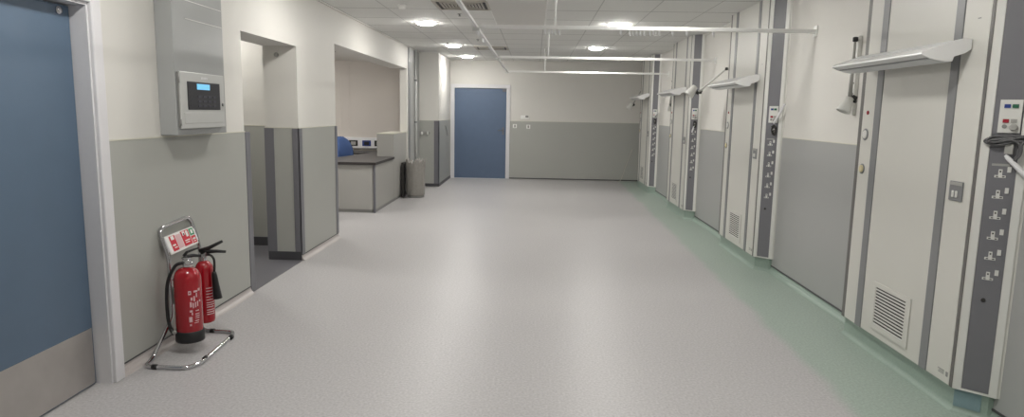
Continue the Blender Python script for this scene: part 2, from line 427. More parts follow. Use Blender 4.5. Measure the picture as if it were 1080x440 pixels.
for x, y in ((-1.47, 6.0), (1.045, 5.9), (-1.47, 3.0), (1.045, 2.9), (1.045, .2)): downlight(x, y, ZC, HID)
downlight(-3.7, 6.98, ZC, HID)
downlight(-3.4, 9.2, 2.46, HID); downlight(-4.3, 11.3, 2.46, HID)

# ------------------------------------------------------------------ ceiling fittings
def diffuser(x0, y0, label):
    r = thing('ceiling_air_diffuser', (x0+.3, y0+.3, ZC), label, 'air vent', 'square louvred ceiling vents')
    MB().box((x0+.03, y0+.03, ZC-.006), (x0+.57, y0+.57, ZC-.001)).build('backing', 'dark', r)
    f = MB()
    for a, b in (((0, 0), (.6, .035)), ((0, .565), (.6, .6)), ((0, .035), (.035, .565)), ((.565, .035), (.6, .565))):
        f.box((x0+a[0], y0+a[1], ZC-.016), (x0+b[0], y0+b[1], ZC))
    f.build('frame', 'vent', r)
    s = MB()
    for i in range(1, 7):                      # four way louvres: nested square rings
        q = .035+i*.036; u = q+.020
        zz = ZC-.016
        for a, b in (((q, q), (.6-q, u)), ((q, .6-u), (.6-q, .6-q)), ((q, u), (u, .6-u)), ((.6-u, u), (.6-q, .6-u))):
            s.box((x0+a[0], y0+a[1], zz), (x0+b[0], y0+b[1], zz+.012))
    s.build('louvres', 'vent', r)
    return r
diffuser(-1.12, 7.2, 'square louvred air vent cut by the top picture edge beside the long rail')
diffuser(-1.12, 12.1, 'farther square louvred air vent in the ceiling beyond the second downlight')
r = thing('smoke_detector', (-1.50, 7.57, ZC), 'small white domed smoke detector on the ceiling left of the big air vent', 'smoke detector')
MB().lathe((-1.5, 7.57, ZC), [(.055, 0), (.055, -.012), (.047, -.016)], 28).build('base', 'rim', r)
MB().lathe((-1.5, 7.57, ZC), [(.044, -.016), (.042, -.036), (.028, -.046), (.0001, -.049)], 28).build('dome', 'rim', r)
r = thing('ceiling_access_panel', (-.21, 8.1, ZC), 'large plain pale access panel in the ceiling beside the square air vent', 'access panel')
MB().box((-.52, 7.0, ZC-.030), (.09, 9.2, ZC), .004).build('cover', 'panel', r)
MB().box((-.54, 6.98, ZC-.010), (.11, 9.22, ZC), .003).build('rim', 'rim', r)
for nm, x, y, lb in (('sprinkler_head', -.93, 8.2, 'tiny sprinkler head beside the long rail, nearer one below the air vent'), ('sprinkler_head', -1.52, 11.6, 'tiny sprinkler head on the ceiling left of the second downlight'), ('sprinkler_head', -.95, 11.0, 'tiny dark sprinkler head on the ceiling before the far air vent')):
    tag(MB().lathe((x, y, ZC), [(.028, 0), (.028, -.004), (.008, -.006), (.008, -.022), (.018, -.024), (.018, -.027)], 16).build(nm, 'boxside', loc=(x, y, ZC)), lb, 'sprinkler', 'ceiling sprinkler heads')

# ------------------------------------------------------------------ curtain rails
ZR = 2.275; XRL = -.535
RY = [6.0, 9.22, 12.42]
r = thing('curtain_track', (XRL, 6, ZR), 'long white curtain rail running away down the middle of the ceiling', 'curtain rail')
MB().box((XRL-.014, 1.0, ZR-.012), (XRL+.014, RY[2]+.05, ZR+.012), .003).build('rail', 'rail', r)
for y in (2.8,): MB().cyl((XRL, y, ZR+.01), (XRL, y, ZC), .008, n=12).build('hanger_rod', 'rail', r)
for y in RY: MB().box((XRL-.03, y-.035, ZR-.035), (XRL+.03, y+.035, ZR-.0125), .004).build('clamp', 'boxgrey', r)
RLB = ['white cross curtain rail nearest the viewer, carrying a row of hooks', 'white cross curtain rail in the middle, meeting the wall past the second bed panel', 'white cross curtain rail farthest away, closest to the end wall']
r0 = None
for i, y in enumerate(RY):
    if r0 is None:
        r = thing('cross_curtain_track', (0, y, ZR), RLB[0], 'curtain rail', 'cross curtain rails')
        MB().box((XRL+.032, y-.018, ZR-.016), (XR-.012, y+.018, ZR+.016), .003).build('rail', 'rail', r)
        b = MB(); b.box((XR-.014, y-.03, ZR-.045), (XR, y+.03, ZR+.045), .003); b.box((XR-.06, y-.022, ZR-.022), (XR-.01, y+.022, ZR-.012)); b.build('wall_bracket', 'rim', r)
        MB().cyl((.155, y, ZR+.012), (.155, y, ZC), .009, n=12).build('hanger_rod', 'rail', r)
        r0 = r
    else:
        r = copy_tree(r0); r.location = (0, y, ZR); tag(r, RLB[i], 'curtain rail', 'cross curtain rails')
GG = 'curtain hooks on the nearest cross rail'
gx = [655.5, 665, 668.5, 672.5, 676, 680, 686, 690, 693, 696, 710, 725, 753]
g0 = None
def hook(x, y, lb, grp):
    global g0
    if g0 is None:
        g = thing('curtain_hook', (x, y, ZR-.013), lb, 'curtain hook', grp)
        MB().box((x-.008, y-.008, ZR-.044), (x+.008, y+.008, ZR-.0165), .002).build('glider', 'white', g)
        MB().tube([(x, y, ZR-.043), (x, y, ZR-.054), (x+.006, y, ZR-.060), (x+.011, y, ZR-.054), (x+.009, y, ZR-.049)], .0032, 8).build('hook', 'white', g)
        g0 = g
    else:
        g = copy_tree(g0); g.location = (x, y, ZR-.013); tag(g, lb, 'curtain hook', grp)
for i, u in enumerate(gx):
    x = .157+(u-586)/66*.541
    lb = 'small white curtain hook in the cluster under the nearest cross rail'
    if u > 700: lb = {710: 'lone white curtain hook just right of the hook cluster', 725: 'lone white curtain hook under the rail before the third bed panel', 753: 'last white curtain hook, farthest right on the nearest cross rail'}[u]
    hook(x, RY[0], lb, GG)
for dx in (-.09, -.06, -.03, 0, .03): hook(.16+dx, RY[0], 'white curtain hook bunched below the nearest hanging rod', GG)
for y in (6.12, 6.2, 6.75): hook(XRL, y, 'white curtain hook hanging from the long rail past its first junction', 'curtain hooks on the long rail')

# ------------------------------------------------------------------ bedhead service panels
LC = math.hypot(XR-.014-XP, .13); TC = Vector(((XR-.014-XP)/LC, -.13/LC, 0)); NC = Vector((-.13/LC, -(XR-.014-XP)/LC, 0)); ZV = Vector((0, 0, 1))
def chq(mb, yb, s0, s1, z0, z1, d0=0., d1=.004):
    return mb.quadbox((XP, yb, 0), TC, ZV, NC, (s0, s1), (z0, z1), (d0, d1))
ULB = ['tall cream bedhead service panel nearest the viewer on the right wall', 'second tall cream bedhead service panel from the viewer on the right wall',
       'third tall cream bedhead service panel, behind the second', 'farthest tall cream bedhead service panel, against the end wall']
def unit(yb):
    r = thing('bedhead_panel', (XR, yb+W/2, .131), ULB[0], 'bedhead panel', 'bedhead service panels')
    Z0, Z1 = .131, ZC-.002
    MB().prism([(XR, yb-.143), (XR-.014, yb-.13), (XP, yb), (XP, yb+W), (XR-.014, yb+W+.13), (XR, yb+W+.143)], Z0, Z1).build('carcass', 'cream', r)
    def face(y0, y1, z0, z1, th, m, nm, bev=0.): return MB().box((XP-th, yb+y0, z0), (XP, yb+y1, z1), bev).build(nm, m, r)
    face(.003, .024, Z0, Z1, .004, 'thinstrip', 'edge_strip')
    face(.026, .233, Z0+.003, Z1, .005, 'cream', 'side_panel')
    face(.236, .308, Z0, Z1, .009, 'strip', 'cover_strip', .003)
    cp = face(.311, 1.003, Z0+.003, Z1, .005, 'cream', 'centre_panel')
    face(1.006, 1.084, Z0, Z1, .009, 'strip', 'cover_strip', .003)
    face(1.087, 1.243, Z0+.003, Z1, .005, 'cream', 'side_panel')
    face(1.246, 1.288, Z0, Z1, .005, 'thinstrip', 'edge_strip')
    # vent
    v0, v1, a0, a1 = .44, .872, .18, .49
    x = XP-.005
    f = MB()
    f.box((x-.008, yb+v0, a0), (x, yb+v1, a0+.032), .002); f.box((x-.008, yb+v0, a1-.032), (x, yb+v1, a1), .002)
    f.box((x-.008, yb+v0, a0+.032), (x, yb+v0+.05, a1-.032), .002); f.box((x-.008, yb+v1-.032, a0+.032), (x, yb+v1, a1-.032), .002)
    g = f.build('vent_grille', 'cream', r)
    MB().box((x-.002, yb+v0+.05, a0+.032), (x, yb+v1-.032, a1-.032)).build('opening', 'dark', g)
    s = MB(); n = 12; hh = (a1-a0-.064)/n
    for i in range(n):
        z = a0+.032+i*hh
        s.box((x-.0065, yb+v0+.05, z+hh*.1), (x-.0035, yb+v1-.032, z+hh*.56))
    s.build('slats', 'edge', g)
    # light switch
    x = XP-.005
    p = MB().box((x-.008, yb+.085, 1.114), (x, yb+.195, 1.218), .003).build('light_switch', 'strip', r)
    MB().box((x-.010, yb+.088, 1.197), (x-.0075, yb+.192, 1.214)).build('name_strip', 'greybtn', p)
    for dy in (.118, .148): MB().box((x-.013, yb+dy, 1.132), (x-.0075, yb+dy+.018, 1.168), .003).build('rocker', 'pin', p)
    # call buttons on the far side strip
    MB().lathe((x, yb+1.172, 1.578), [(.014, 0), (.014, .004), (.008, .007)], 20, (-1, 0, 0)).build('call_light', 'redbtn', r)
    k = MB().lathe((x, yb+1.180, 1.432), [(.040, 0), (.040, .003), (.034, .005)], 28, (-1, 0, 0)).build('round_switch', 'strip', r)
    MB().lathe((x-.005, yb+1.180, 1.432), [(.028, 0), (.027, .003), (.018, .004)], 28, (-1, 0, 0)).build('button', 'pin', k)
    k = MB().lathe((x, yb+1.183, 1.199), [(.035, 0), (.035, .003), (.029, .005)], 28, (-1, 0, 0)).build('dimmer', 'strip', r)
    MB().lathe((x-.005, yb+1.183, 1.199), [(.026, 0), (.024, .007), (.018, .009)], 28, (-1, 0, 0)).build('knob', 'ivory', k)
    # chamfered socket side
    chq(MB(), yb, .002, .038, Z0, Z1, 0, .006).build('edge_trim', 'edge', r)
    chq(MB(), yb, .040, .157, Z0+.012, Z1, 0, .003).build('socket_strip', 'plate', r)
    chq(MB(), yb, .159, .194, Z0, Z1, 0, .006).build('edge_trim', 'edge', r)
    chq(MB(), yb, .038, .159, Z0, Z0+.011, 0, .006).build('edge_trim', 'edge', r)
    a = chq(MB(), yb, .062, .152, 1.481, 1.642, .003, .011).build('alarm_plate', 'pin', r)
    for s0, z, m, nm in ((.080, 1.602, 'bluebtn', 'blue_button'), (.112, 1.602, 'greenbtn', 'green_button'), (.080, 1.530, 'redbtn', 'red_button'), (.112, 1.530, 'greybtn', 'grey_button')):
        chq(MB(), yb, s0, s0+.025, z, z+.018, .011, .015).build(nm, m, a)
    o = Vector((XP, yb, 0))
    MB().lathe(o+TC*.089+ZV*1.512+NC*.011, [(.010, 0), (.010, .004)], 18, NC).build('key_switch', 'boxside', a)
    MB().lathe(o+TC*.126+ZV*1.508+NC*.011, [(.017, 0), (.017, .010), (.012, .016)], 20, NC).build('jack', 'greybtn', a)
    chq(MB(), yb, .056, .130, 1.317, 1.328, .003, .005).build('name_strip', 'greybtn', r)
    for i in range(6):
        z = 1.275-i*.1043
        p = chq(MB(), yb, .060, .150, z-.035, z+.050, .003, .0045).build('power_socket', 'plate', r)
        q = MB()
        chq(q, yb, .087, .103, z-.004, z+.026, .0045, .008); chq(q, yb, .072, .118, z-.016, z-.004, .0045, .008)
        q.build('shutter', 'pin', p)
        q = MB(); chq(q, yb, .0915, .0985, z+.011, z+.019, .008, .0086); chq(q, yb, .078, .088, z-.013, z-.008, .008, .0086); chq(q, yb, .104, .114, z-.013, z-.008, .008, .0086)
        q.build('pin_hole', 'dark', p)
        chq(MB(), yb, .122, .138, z+.012, z+.040, .0045, .010).build('switch', 'pin', p)
    MB().lathe(o+TC*.088+ZV*.630+NC*.003, [(.010, 0), (.010, .004), (.005, .005)], 16, NC).build('blank_port', 'dark', r)
    # maker's plate, lower corner
    q = MB(); q.box((XP-.0062, yb+.075, .193), (XP-.005, yb+.13, .198)); q.box((XP-.0062, yb+.075, .184), (XP-.005, yb+.12, .188)); q.box((XP-.0062, yb+.075, .175), (XP-.005, yb+.125, .179))
    q.box((XP-.0062, yb+.040, .172), (XP-.005, yb+.058, .198)); q.build('rating_mark', 'boxside', r)
    q = MB(); q.box((XP-.0062, yb+.10, 2.05), (XP-.005, yb+.125, 2.056)); q.build('small_mark', 'boxside', r)
    return r
U0 = unit(UNITS[0])
for i in (1, 2, 3):
    c = copy_tree(U0); c.location = (XR, UNITS[i]+W/2, .131); tag(c, ULB[i], 'bedhead panel', 'bedhead service panels')

# ------------------------------------------------------------------ overbed lights
OLB = ['long white wing-shaped overbed light on the nearest bedhead panel', 'white wing-shaped overbed light on the second bedhead panel',
       'white wing-shaped overbed light on the third bedhead panel', 'small distant overbed light on the farthest bedhead panel']
def overbed(yb):
    y0, y1 = yb+.145, yb+1.20
    X0 = XP-.0095
    r = thing('overbed_light', (XP, (y0+y1)/2, 1.93), OLB[0], 'overbed light', 'overbed wall lights')
    body = [(X0, 1.948), (2.200, 1.954), (2.160, 1.945), (2.083, 1.917), (2.014, 1.889), (1.993, 1.883), (1.991, 1.874), (2.030, 1.857), (2.064, 1.848), (2.105, 1.841), (2.143, 1.842), (2.150, 1.866), (2.204, 1.884), (X0, 1.905)]
    MB().sweep_y(body, y0+.012, y1-.012).build('housing', 'lamp', r)
    cap = [(X0, 1.951), (2.200, 1.957), (2.158, 1.948), (2.082, 1.920), (2.012, 1.892), (1.989, 1.885), (1.987, 1.873), (2.029, 1.854), (2.063, 1.845), (2.105, 1.838), (2.146, 1.839), (2.153, 1.863), (2.206, 1.881), (X0, 1.902)]
    MB().sweep_y(cap, y0, y0+.013).build('end_cap', 'lamp', r)
    MB().sweep_y(cap, y1-.013, y1).build('end_cap', 'lamp', r)
    MB().sweep_y([(2.042, 1.8535), (2.064, 1.847), (2.105, 1.840), (2.140, 1.841), (2.140, 1.836), (2.105, 1.834), (2.062, 1.841), (2.040, 1.848)], y0+.016, y1-.016).build('diffuser', 'lampgrey', r)
    MB().sweep_y([(2.029, 1.8578), (2.040, 1.8543), (2.039, 1.8515), (2.028, 1.8550)], y0+.016, y1-.016).build('groove', 'strip', r)
    MB().sweep_y([(2.160, 1.9455), (2.090, 1.9195), (2.088, 1.9225), (2.158, 1.9485)], y0+.03, y1-.03).build('upper_louvre', 'lampgrey', r)
    return r
O0 = overbed(UNITS[0])
for i in (1, 2, 3):
    c = copy_tree(O0); c.location = O0.location+Vector((0, UNITS[i]-UNITS[0], 0)); tag(c, OLB[i], 'overbed light', 'overbed wall lights')

# ------------------------------------------------------------------ examination lamps on wall rails
ELB = ['white cone exam lamp on a wall arm hanging behind the nearest overbed light', 'exam lamp with its white head swung out on a slanting arm, over the third panel',
       'exam lamp hanging straight down beside the third bedhead panel', 'exam lamp with tilted white head near the end wall corner']
def exam(by, pivot, joint, axis, label, swing=False, ho=.012, side=(0, 0, 0), hs=1.):
    r = thing('examination_lamp', (XR, by, 1.56), label, 'examination lamp', 'wall mounted examination lamps')
    MB().box((XR-.028, by-.016, 1.56), (XR, by+.016, 2.145), .003).build('wall_rail', 'pin', r)
    h = MB()
    for z in (1.60, 1.72, 1.80): h.lathe((XR-.028, by, z), [(.006, 0), (.006, .002)], 10, (-1, 0, 0))
    h.build('rail_screw', 'dark', r)
    P = Vector(pivot); J = Vector(joint); A = Vector(axis).normalized()
    MB().tube([(XR-.02, by, P.z), P], .009).build('pivot_arm', 'pin', r)
    MB().lathe(P+Vector((0, 0, -.018)), [(.010, 0), (.019, .004), (.019, .032), (.010, .036)], 16).build('pivot', 'black', r)
    MB().tube([P, P.lerp(J, .5), J], lambda t: .008+.008*t, 12).build('arm', 'greybtn' if not swing else 'pin', r)
    k = MB(); k.lathe(J-A*.02, [(.012, 0), (.026, .006), (.026, .034), (.012, .04)], 18, A.cross(Vector((0, 1, .01))).normalized()); k.cyl(J-A*.01, J+A*.03, .022, n=16); k.tube([J, J+Vector((.035, -.03, -.012))], .012); k.build('joint', 'black', r)
    H = J+A*ho+Vector(side)
    hd = MB().lathe(H, [(a_*hs, b_*hs) for a_, b_ in [(.024, -.03), (.030, -.022), (.033, .01), (.041, .026), (.048, .066), (.050, .082), (.047, .082), (.043, .066), (.036, .03), (.0001, .026)]], 28, A).build('lamp_head', 'pin', r)
    MB().lathe(H, [(a_*hs, b_*hs) for a_, b_ in [(.0001, .04), (.036, .04), (.037, .044), (.0001, .046)]], 24, A).build('lens', 'boxside', hd)
    return r
def eb(i): return UNITS[i]+1.715
exam(eb(0), (2.335, eb(0)-.06, 2.112), (2.258, eb(0)-.22, 1.668), (-.42, .0, -.9), ELB[0])
exam(eb(1), (2.33, eb(1)-.02, 2.112), (2.075, eb(1)+.30, 1.835), (-.50, .0, -.72), ELB[1], True, -.01, (-.065, 0, .035), 1.28)
exam(eb(2), (2.335, eb(2)-.02, 2.112), (2.30, eb(2)-.04, 1.69), (.05, .55, -.8), ELB[2], hs=.8)
exam(eb(3)-.03, (2.335, eb(3)-.05, 2.112), (2.12, eb(3)-.10, 1.74), (-.45, .0, -.8), ELB[3], ho=.0, side=(-.03, 0, 0), hs=1.25)

# ------------------------------------------------------------------ nurse call handsets on cables
HLB = ['white tube handset with bundled grey cable on the nearest panel', 'white tube handset angled up across the second panel, cable dark below',
       'dark bundled call cable under the third panel alarm plate', 'white handset with short cable on the farthest panel']
def chp(yb, s, z, d): return Vector((XP, yb, 0))+TC*s+NC*d+ZV*z
def handset(i, tube_pts, loops):
    yb = UNITS[i]
    r = thing('call_handset', chp(yb, .11, 1.36, .012), HLB[i], 'call handset', 'call handsets on the bed panels')
    chq(MB(), yb, .102, .136, 1.378, 1.425, .0035, .024).build('plug', 'greybtn', r)
    for k, lp in enumerate(loops):
        MB().tube([chp(yb, *p) for p in lp], .006, 8, round_=.03).build('cable', 'cable' if i == 0 else 'dark', r)
    c = loops[0]
    MB().box(chp(yb, .123, 1.466, .020)-Vector((.012, .02, .022)), chp(yb, .123, 1.436, .028)+Vector((.006, .006, .012)), .002).build('cable_tie', 'black', r)
    a, b = [chp(yb, *p) for p in tube_pts]
    d = (b-a)
    MB().lathe(a, [(.006, 0), (.010, .012), (.0115, .03), (.0125, d.length*.5), (.0125, d.length-.006), (.009, d.length)], 16, d).build('handle', 'white', r)
    return r
L1 = [[(.20, 1.452, .02), (.12, 1.460, .028), (.03, 1.452, .022), (.012, 1.437, .020), (.035, 1.425, .022), (.12, 1.442, .030), (.21, 1.44, .02)],
      [(.21, 1.462, .02), (.13, 1.468, .022), (.045, 1.462, .030), (.024, 1.440, .032), (.05, 1.418, .028), (.10, 1.424, .03), (.15, 1.448, .03), (.20, 1.43, .03)],
      [(.20, 1.47, .03), (.13, 1.452, .036), (.05, 1.446, .038), (.032, 1.434, .038), (.06, 1.432, .036), (.13, 1.45, .038), (.165, 1.43, .034), (.160, 1.37, .026), (.135, 1.345, .020), (.118, 1.362, .016)],
      [(.119, 1.380, .016), (.128, 1.35, .03), (.150, 1.345, .034), (.172, 1.38, .034), (.168, 1.43, .036), (.19, 1.45, .03)]]
handset(0, ((.108, 1.372, .030), (.215, 1.262, .036)), L1)
L2 = [[(.10, 1.44, .02), (.12, 1.46, .02), (.15, 1.44, .022), (.14, 1.39, .024), (.11, 1.36, .022), (.12, 1.41, .03), (.15, 1.40, .03), (.145, 1.37, .03), (.118, 1.385, .022)],
      [(.13, 1.455, .03), (.105, 1.42, .034), (.118, 1.37, .034), (.14, 1.36, .03), (.146, 1.42, .03), (.128, 1.45, .03)]]
handset(1, ((.125, 1.475, .030), (.235, 1.66, .075)), L2)
handset(2, ((.12, 1.39, .03), (.09, 1.29, .03)), L2)
handset(3, ((.10, 1.50, .03), (.19, 1.58, .05)), L2)

# ------------------------------------------------------------------ fire alarm panel on its grey service duct
XD = -2.243
r = thing('service_duct', (XL, 4.48, 1.355), 'tall grey boxed service duct on the left wall behind the alarm panel', 'wall duct')
MB().box((XL, 4.145, 1.356), (XD, 4.815, ZC), .004).build('casing', 'duct', r)
s = MB(); s.box((XD, 4.30, 2.205), (XD+.002, 4.80, 2.210)); s.box((XD, 4.30, 2.09), (XD+.002, 4.80, 2.095)); s.build('glare_streak', 'edge', r)  # pale slivers imitating lamp reflections on the glossy duct face
s = MB(); s.lathe((XD, 4.51, 2.29), [(.012, 0), (.010, .004)], 14, (1, 0, 0)); s.lathe((XD, 4.51, 2.262), [(.012, 0), (.010, .004)], 14, (1, 0, 0)); s.build('glare_spot', 'white', r)  # two white discs standing in for spots of reflected lamp light
XF = -2.214
r = thing('fire_alarm_panel', (XD, 4.449, 1.402), 'light grey fire alarm panel with black keypad and lit blue screen', 'alarm panel')
MB().box((XD, 4.159, 1.405), (XF-.012, 4.735, 1.752), .004).build('case', 'boxside', r)
dr = MB().box((XF-.012, 4.151, 1.397), (XF, 4.743, 1.756), .005).build('door', 'boxgrey', r)
MB().box((XF-.001, 4.184, 1.430), (XF+.003, 4.715, 1.499), .002).build('lower_flap', 'boxgrey', dr)
s = MB().box((XF-.001, 4.233, 1.517), (XF+.004, 4.669, 1.697), .003).build('display_panel', 'screen', r)
MB().box((XF+.004, 4.349, 1.648), (XF+.007, 4.519, 1.685), .001).build('lcd_screen', 'lcd', s)
for i in range(4):
    for j in range(3):
        MB().box((XF+.004, 4.358+i*.068, 1.535+j*.030), (XF+.0062, 4.358+i*.068+.04, 1.535+j*.030+.014), .0008).build('key', 'keys', s)
for j in range(5): MB().box((XF+.004, 4.261, 1.540+j*.028), (XF+.006, 4.276, 1.546+j*.028)).build('status_light', 'keys', s)
MB().lathe((XF, 4.707, 1.553), [(.011, 0), (.011, .007), (.006, .008)], 18, (1, 0, 0)).build('key_lock', 'boxside', dr)
q = MB(); 
for i in range(5): q.box((XF, 4.414+i*.018, 1.717), (XF+.001, 4.426+i*.018, 1.731))
q.build('name_mark', 'white', dr)
for z in (1.438, 1.703): MB().cyl((XF-.006, 4.149, z-.02), (XF-.006, 4.149, z+.02), .005, n=10).build('hinge', 'boxside', dr)

# ------------------------------------------------------------------ fire extinguisher stand
r = thing('extinguisher_stand', (-2.17, 4.05, 0), 'chrome tube floor stand with tilted safety sign holding two extinguishers', 'extinguisher stand')
R_ = .0125
pts = [(-2.292, 4.05, .585), (-2.292, 4.05, .20), (-2.290, 3.80, R_), (-2.275, 3.69, R_), (-2.01, 3.69, R_), (-1.975, 3.78, R_), (-2.01, 4.28, R_), (-2.04, 4.345, R_), (-2.27, 4.36, R_), (-2.292, 4.44, .20), (-2.292, 4.44, .60), (-2.338, 4.41, .80), (-2.338, 4.03, .775)]
MB().tube(pts, R_, 14, closed=True, round_=.06, seg=7).build('frame', 'chrome', r)
for a, b in (((-2.225, 3.69), (-2.195, 3.69)), ((-1.982, 3.83), (-1.986, 3.865)), ((-2.000, 4.215), (-2.003, 4.250)), ((-2.20, 4.354), (-2.17, 4.353))):
    MB().cyl((a[0], a[1], R_+.001), (b[0], b[1], R_+.001), R_+.003, n=16).build('rubber_foot', 'black', r)
for zz in (.31, .44):
    MB().tube([(-2.292, 4.05, zz), (-2.292, 4.44, zz)], .006, 10).build('crossbar', 'chrome', r)
for yy, xe in ((4.06, -2.2445), (4.325, -2.2755)):
    MB().box((-2.292, yy-.018, .29), (xe, yy+.018, .40), .003).build('hanging_bracket', 'boxside', r)
# tilted sign plate between the upper tubes
o = Vector((-2.287, 4.064, .604)); Uv = Vector((0, 1, .03)).normalized(); Vv = Vector((-.038, -.014, .128)).normalized(); Nn = Uv.cross(Vv).normalized()
if Nn.x < 0: Nn = -Nn
LW, LH = .345, .122
sg = MB().quadbox(o, Uv, Vv, Nn, (0, LW), (0, LH), (.002, .007)).build('sign_plate', 'label', r)
def sq(m, nm, u0, u1, v0, v1, d=.009): return MB().quadbox(o, Uv, Vv, Nn, (u0, u1), (v0, v1), (.007, d)).build(nm, m, sg)
sq('red2', 'red_block', .04, .105, .012, .112); sq('red2', 'red_block', .18, .275, .014, .115); sq('red2', 'red_block', .285, .335, .012, .062)
sq('green_print', 'green_block', .285, .335, .068, .115); sq('pinkprint', 'text_area', .112, .172, .016, .108, .008)
for u0, u1, v0, v1 in ((.055, .09, .085, .11), (.05, .085, .045, .055), (.06, .095, .03, .036), (.195, .225, .085, .112), (.235, .262, .07, .11), (.20, .26, .045, .052), (.20, .25, .032, .038), (.298, .322, .078, .105), (.295, .328, .035, .048), (.295, .325, .022, .027)):
    MB().quadbox(o, Uv, Vv, Nn, (u0, u1), (v0, v1), (.009, .0095)).build('pictogram', 'label', sg)
q = MB(); q.quadbox(o, Uv, Vv, Nn, (.205, .217), (.085, .10), (.0095, .0100)); q.build('flame_mark', 'black', sg)
for u in (-.008, LW-.008): MB().quadbox(o, Uv, Vv, Nn, (u, u+.016), (.02, LH-.02), (-.004, .010)).build('clip', 'white', sg)

def dome(r, h0, h1, rn, n=7):
    return [(rn+(r-rn)*math.cos(k/n*PI/2), h0+(h1-h0)*math.sin(k/n*PI/2)) for k in range(n+1)]
# near extinguisher (foam or water type)
cx, cy = -2.153, 4.0; zb = .075
r = thing('fire_extinguisher', (cx, cy, zb), 'larger red fire extinguisher at the front of the stand, with black base ring', 'fire extinguisher', 'red fire extinguishers')
RB = .080
MB().lathe((cx, cy, 0), [(.0001, zb+.03), (.07, zb+.01), (RB, zb+.03)]+dome(RB, .465, .545, .022), 40).build('cylinder', 'red', r)
MB().lathe((cx, cy, 0), [(.074, zb+.004), (RB+.004, zb), (RB+.005, zb+.010), (RB+.005, zb+.066), (RB+.0005, zb+.070)], 40).build('base_ring', 'black', r)
v = MB(); v.lathe((cx, cy, 0), [(.022, 0.542), (.024, 0.550), (.024, 0.575), (.018, 0.580), (.018, 0.605)], 20); v.cyl((cx-.02, cy-.012, 0.573), (cx+.05, cy-.02, 0.573), .009); v.box((cx-.02, cy-.02, 0.570), (cx+.02, cy+.02, 0.610), .004)
v.build('valve', 'chrome', r)
MB().lathe((cx+.02, cy-.024, 0.580), [(.017, 0), (.017, .012), (.013, .014)], 18, (.5, -1, .2)).build('pressure_gauge', 'chrome', r)
h = MB(); h.tube([(cx-.015, cy-.01, 0.595), (cx-.005, cy, 0.610), (cx+.03, cy+.03, 0.614), (cx+.07, cy+.05, 0.608)], lambda t: .015-.006*t, 8)
h.tube([(cx-.012, cy-.005, 0.615), (cx, cy+.01, 0.638), (cx+.035, cy+.03, 0.652), (cx+.06, cy+.045, 0.660)], lambda t: .011-.006*t, 8)
h.build('lever', 'black', r)
MB().tube([(cx-.01, cy-.015, 0.576), (cx-.05, cy-.03, 0.568), (cx-.088, cy-.04, .505), (cx-.108, cy-.046, .43), (cx-.112, cy-.05, .33), (cx-.106, cy-.056, .22), (cx-.088, cy-.062, .155)], .0105, 10, round_=.04).build('hose', 'black', r)
MB().tube([(cx-.09, cy-.061, .165), (cx-.066, cy-.070, .128)], lambda t: .014-.004*t, 10).build('nozzle', 'black', r)
MB().lathe((cx-.055, cy-.072, .146), [(.012, 0), (.012, .012)], 14, (-.2, -1, 0)).build('hose_clip', 'greybtn', r)
q = MB()
ang = lambda d: math.radians(d)
# label print in pale marks, rotated lettering as on the photograph
q.patch((cx, cy), RB+.0004, ang(-62), ang(-50), .385, .392); q.patch((cx, cy), RB+.0004, ang(-62), ang(-50), .402, .409); q.patch((cx, cy), RB+.0004, ang(-62), ang(-59), .385, .409); q.patch((cx, cy), RB+.0004, ang(-53), ang(-50), .385, .409)
for a0, a1, z0, z1 in ((-42, -20, .395, .410), (-42, -34, .33, .385), (-30, -24, .36, .395), (-20, -8, .40, .42), (-16, -6, .33, .345), (-58, -48, .30, .345), (-54, -44, .345, .37), (-46, -40, .285, .345), (-36, -30, .29, .345), (-26, -20, .295, .35), (-60, -46, .272, .288), (-52, -46, .252, .272), (-40, -12, .255, .262), (-40, -12, .242, .248), (-40, -14, .23, .235), (-64, -48, .205, .25), (-44, -14, .212, .219), (-44, -20, .20, .205), (-62, -52, .185, .2), (-36, -16, .275, .283)):
    zm = (z0+z1)/2; hz = min((z1-z0)*.5, .022); am = (a0+a1)/2; ha = min((a1-a0)*.5, 12)*.8; q.patch((cx, cy), RB+.0004, ang(am-ha), ang(am+ha), zm-hz*.75, zm+hz*.75)
q.build('label', 'pinkprint', r)
# far extinguisher (slim gas type with horn)
cx, cy = -2.209, 4.325; zb = .085
r = thing('fire_extinguisher', (cx, cy, zb), 'slimmer red fire extinguisher behind, with black discharge horn and raised lever', 'fire extinguisher', 'red fire extinguishers')
RB = .057
MB().lathe((cx, cy, 0), [(.0001, zb), (RB-.02, zb), (RB-.004, zb+.008), (RB, zb+.022)]+dome(RB, 0.450, 0.510, .018), 36).build('cylinder', 'red', r)
v = MB(); v.lathe((cx, cy, 0), [(.018, 0.507), (.020, 0.515), (.020, 0.545), (.015, 0.555), (.015, 0.570)], 20); v.box((cx-.02, cy-.018, 0.540), (cx+.028, cy+.018, 0.577), .004); v.build('valve', 'chrome', r)
h = MB(); h.tube([(cx-.01, cy-.01, 0.570), (cx+.04, cy, 0.575), (cx+.09, cy+.01, 0.577), (cx+.145, cy+.02, 0.573)], lambda t: .016-.007*t, 8)
h.tube([(cx-.02, cy-.01, 0.580), (cx+.04, cy, 0.600), (cx+.09, cy+.01, 0.627), (cx+.125, cy+.02, 0.645)], lambda t: .015-.006*t, 8)
h.build('lever', 'black', r)
MB().tube([(cx+.02, cy-.01, 0.555), (cx+.06, cy-.018, 0.557), (cx+.083, cy-.022, 0.530), (cx+.084, cy-.024, 0.475), (cx+.080, cy-.024, 0.435)], .008, 10, round_=.03).build('hose', 'black', r)
MB().lathe((cx+.078, cy-.024, 0.445), [(.010, 0), (.014, .006), (.018, .03), (.021, .08), (.030, .185), (.028, .187), (.0001, .15)], 20, (.10, 0, -1)).build('horn', 'black', r)
q = MB()
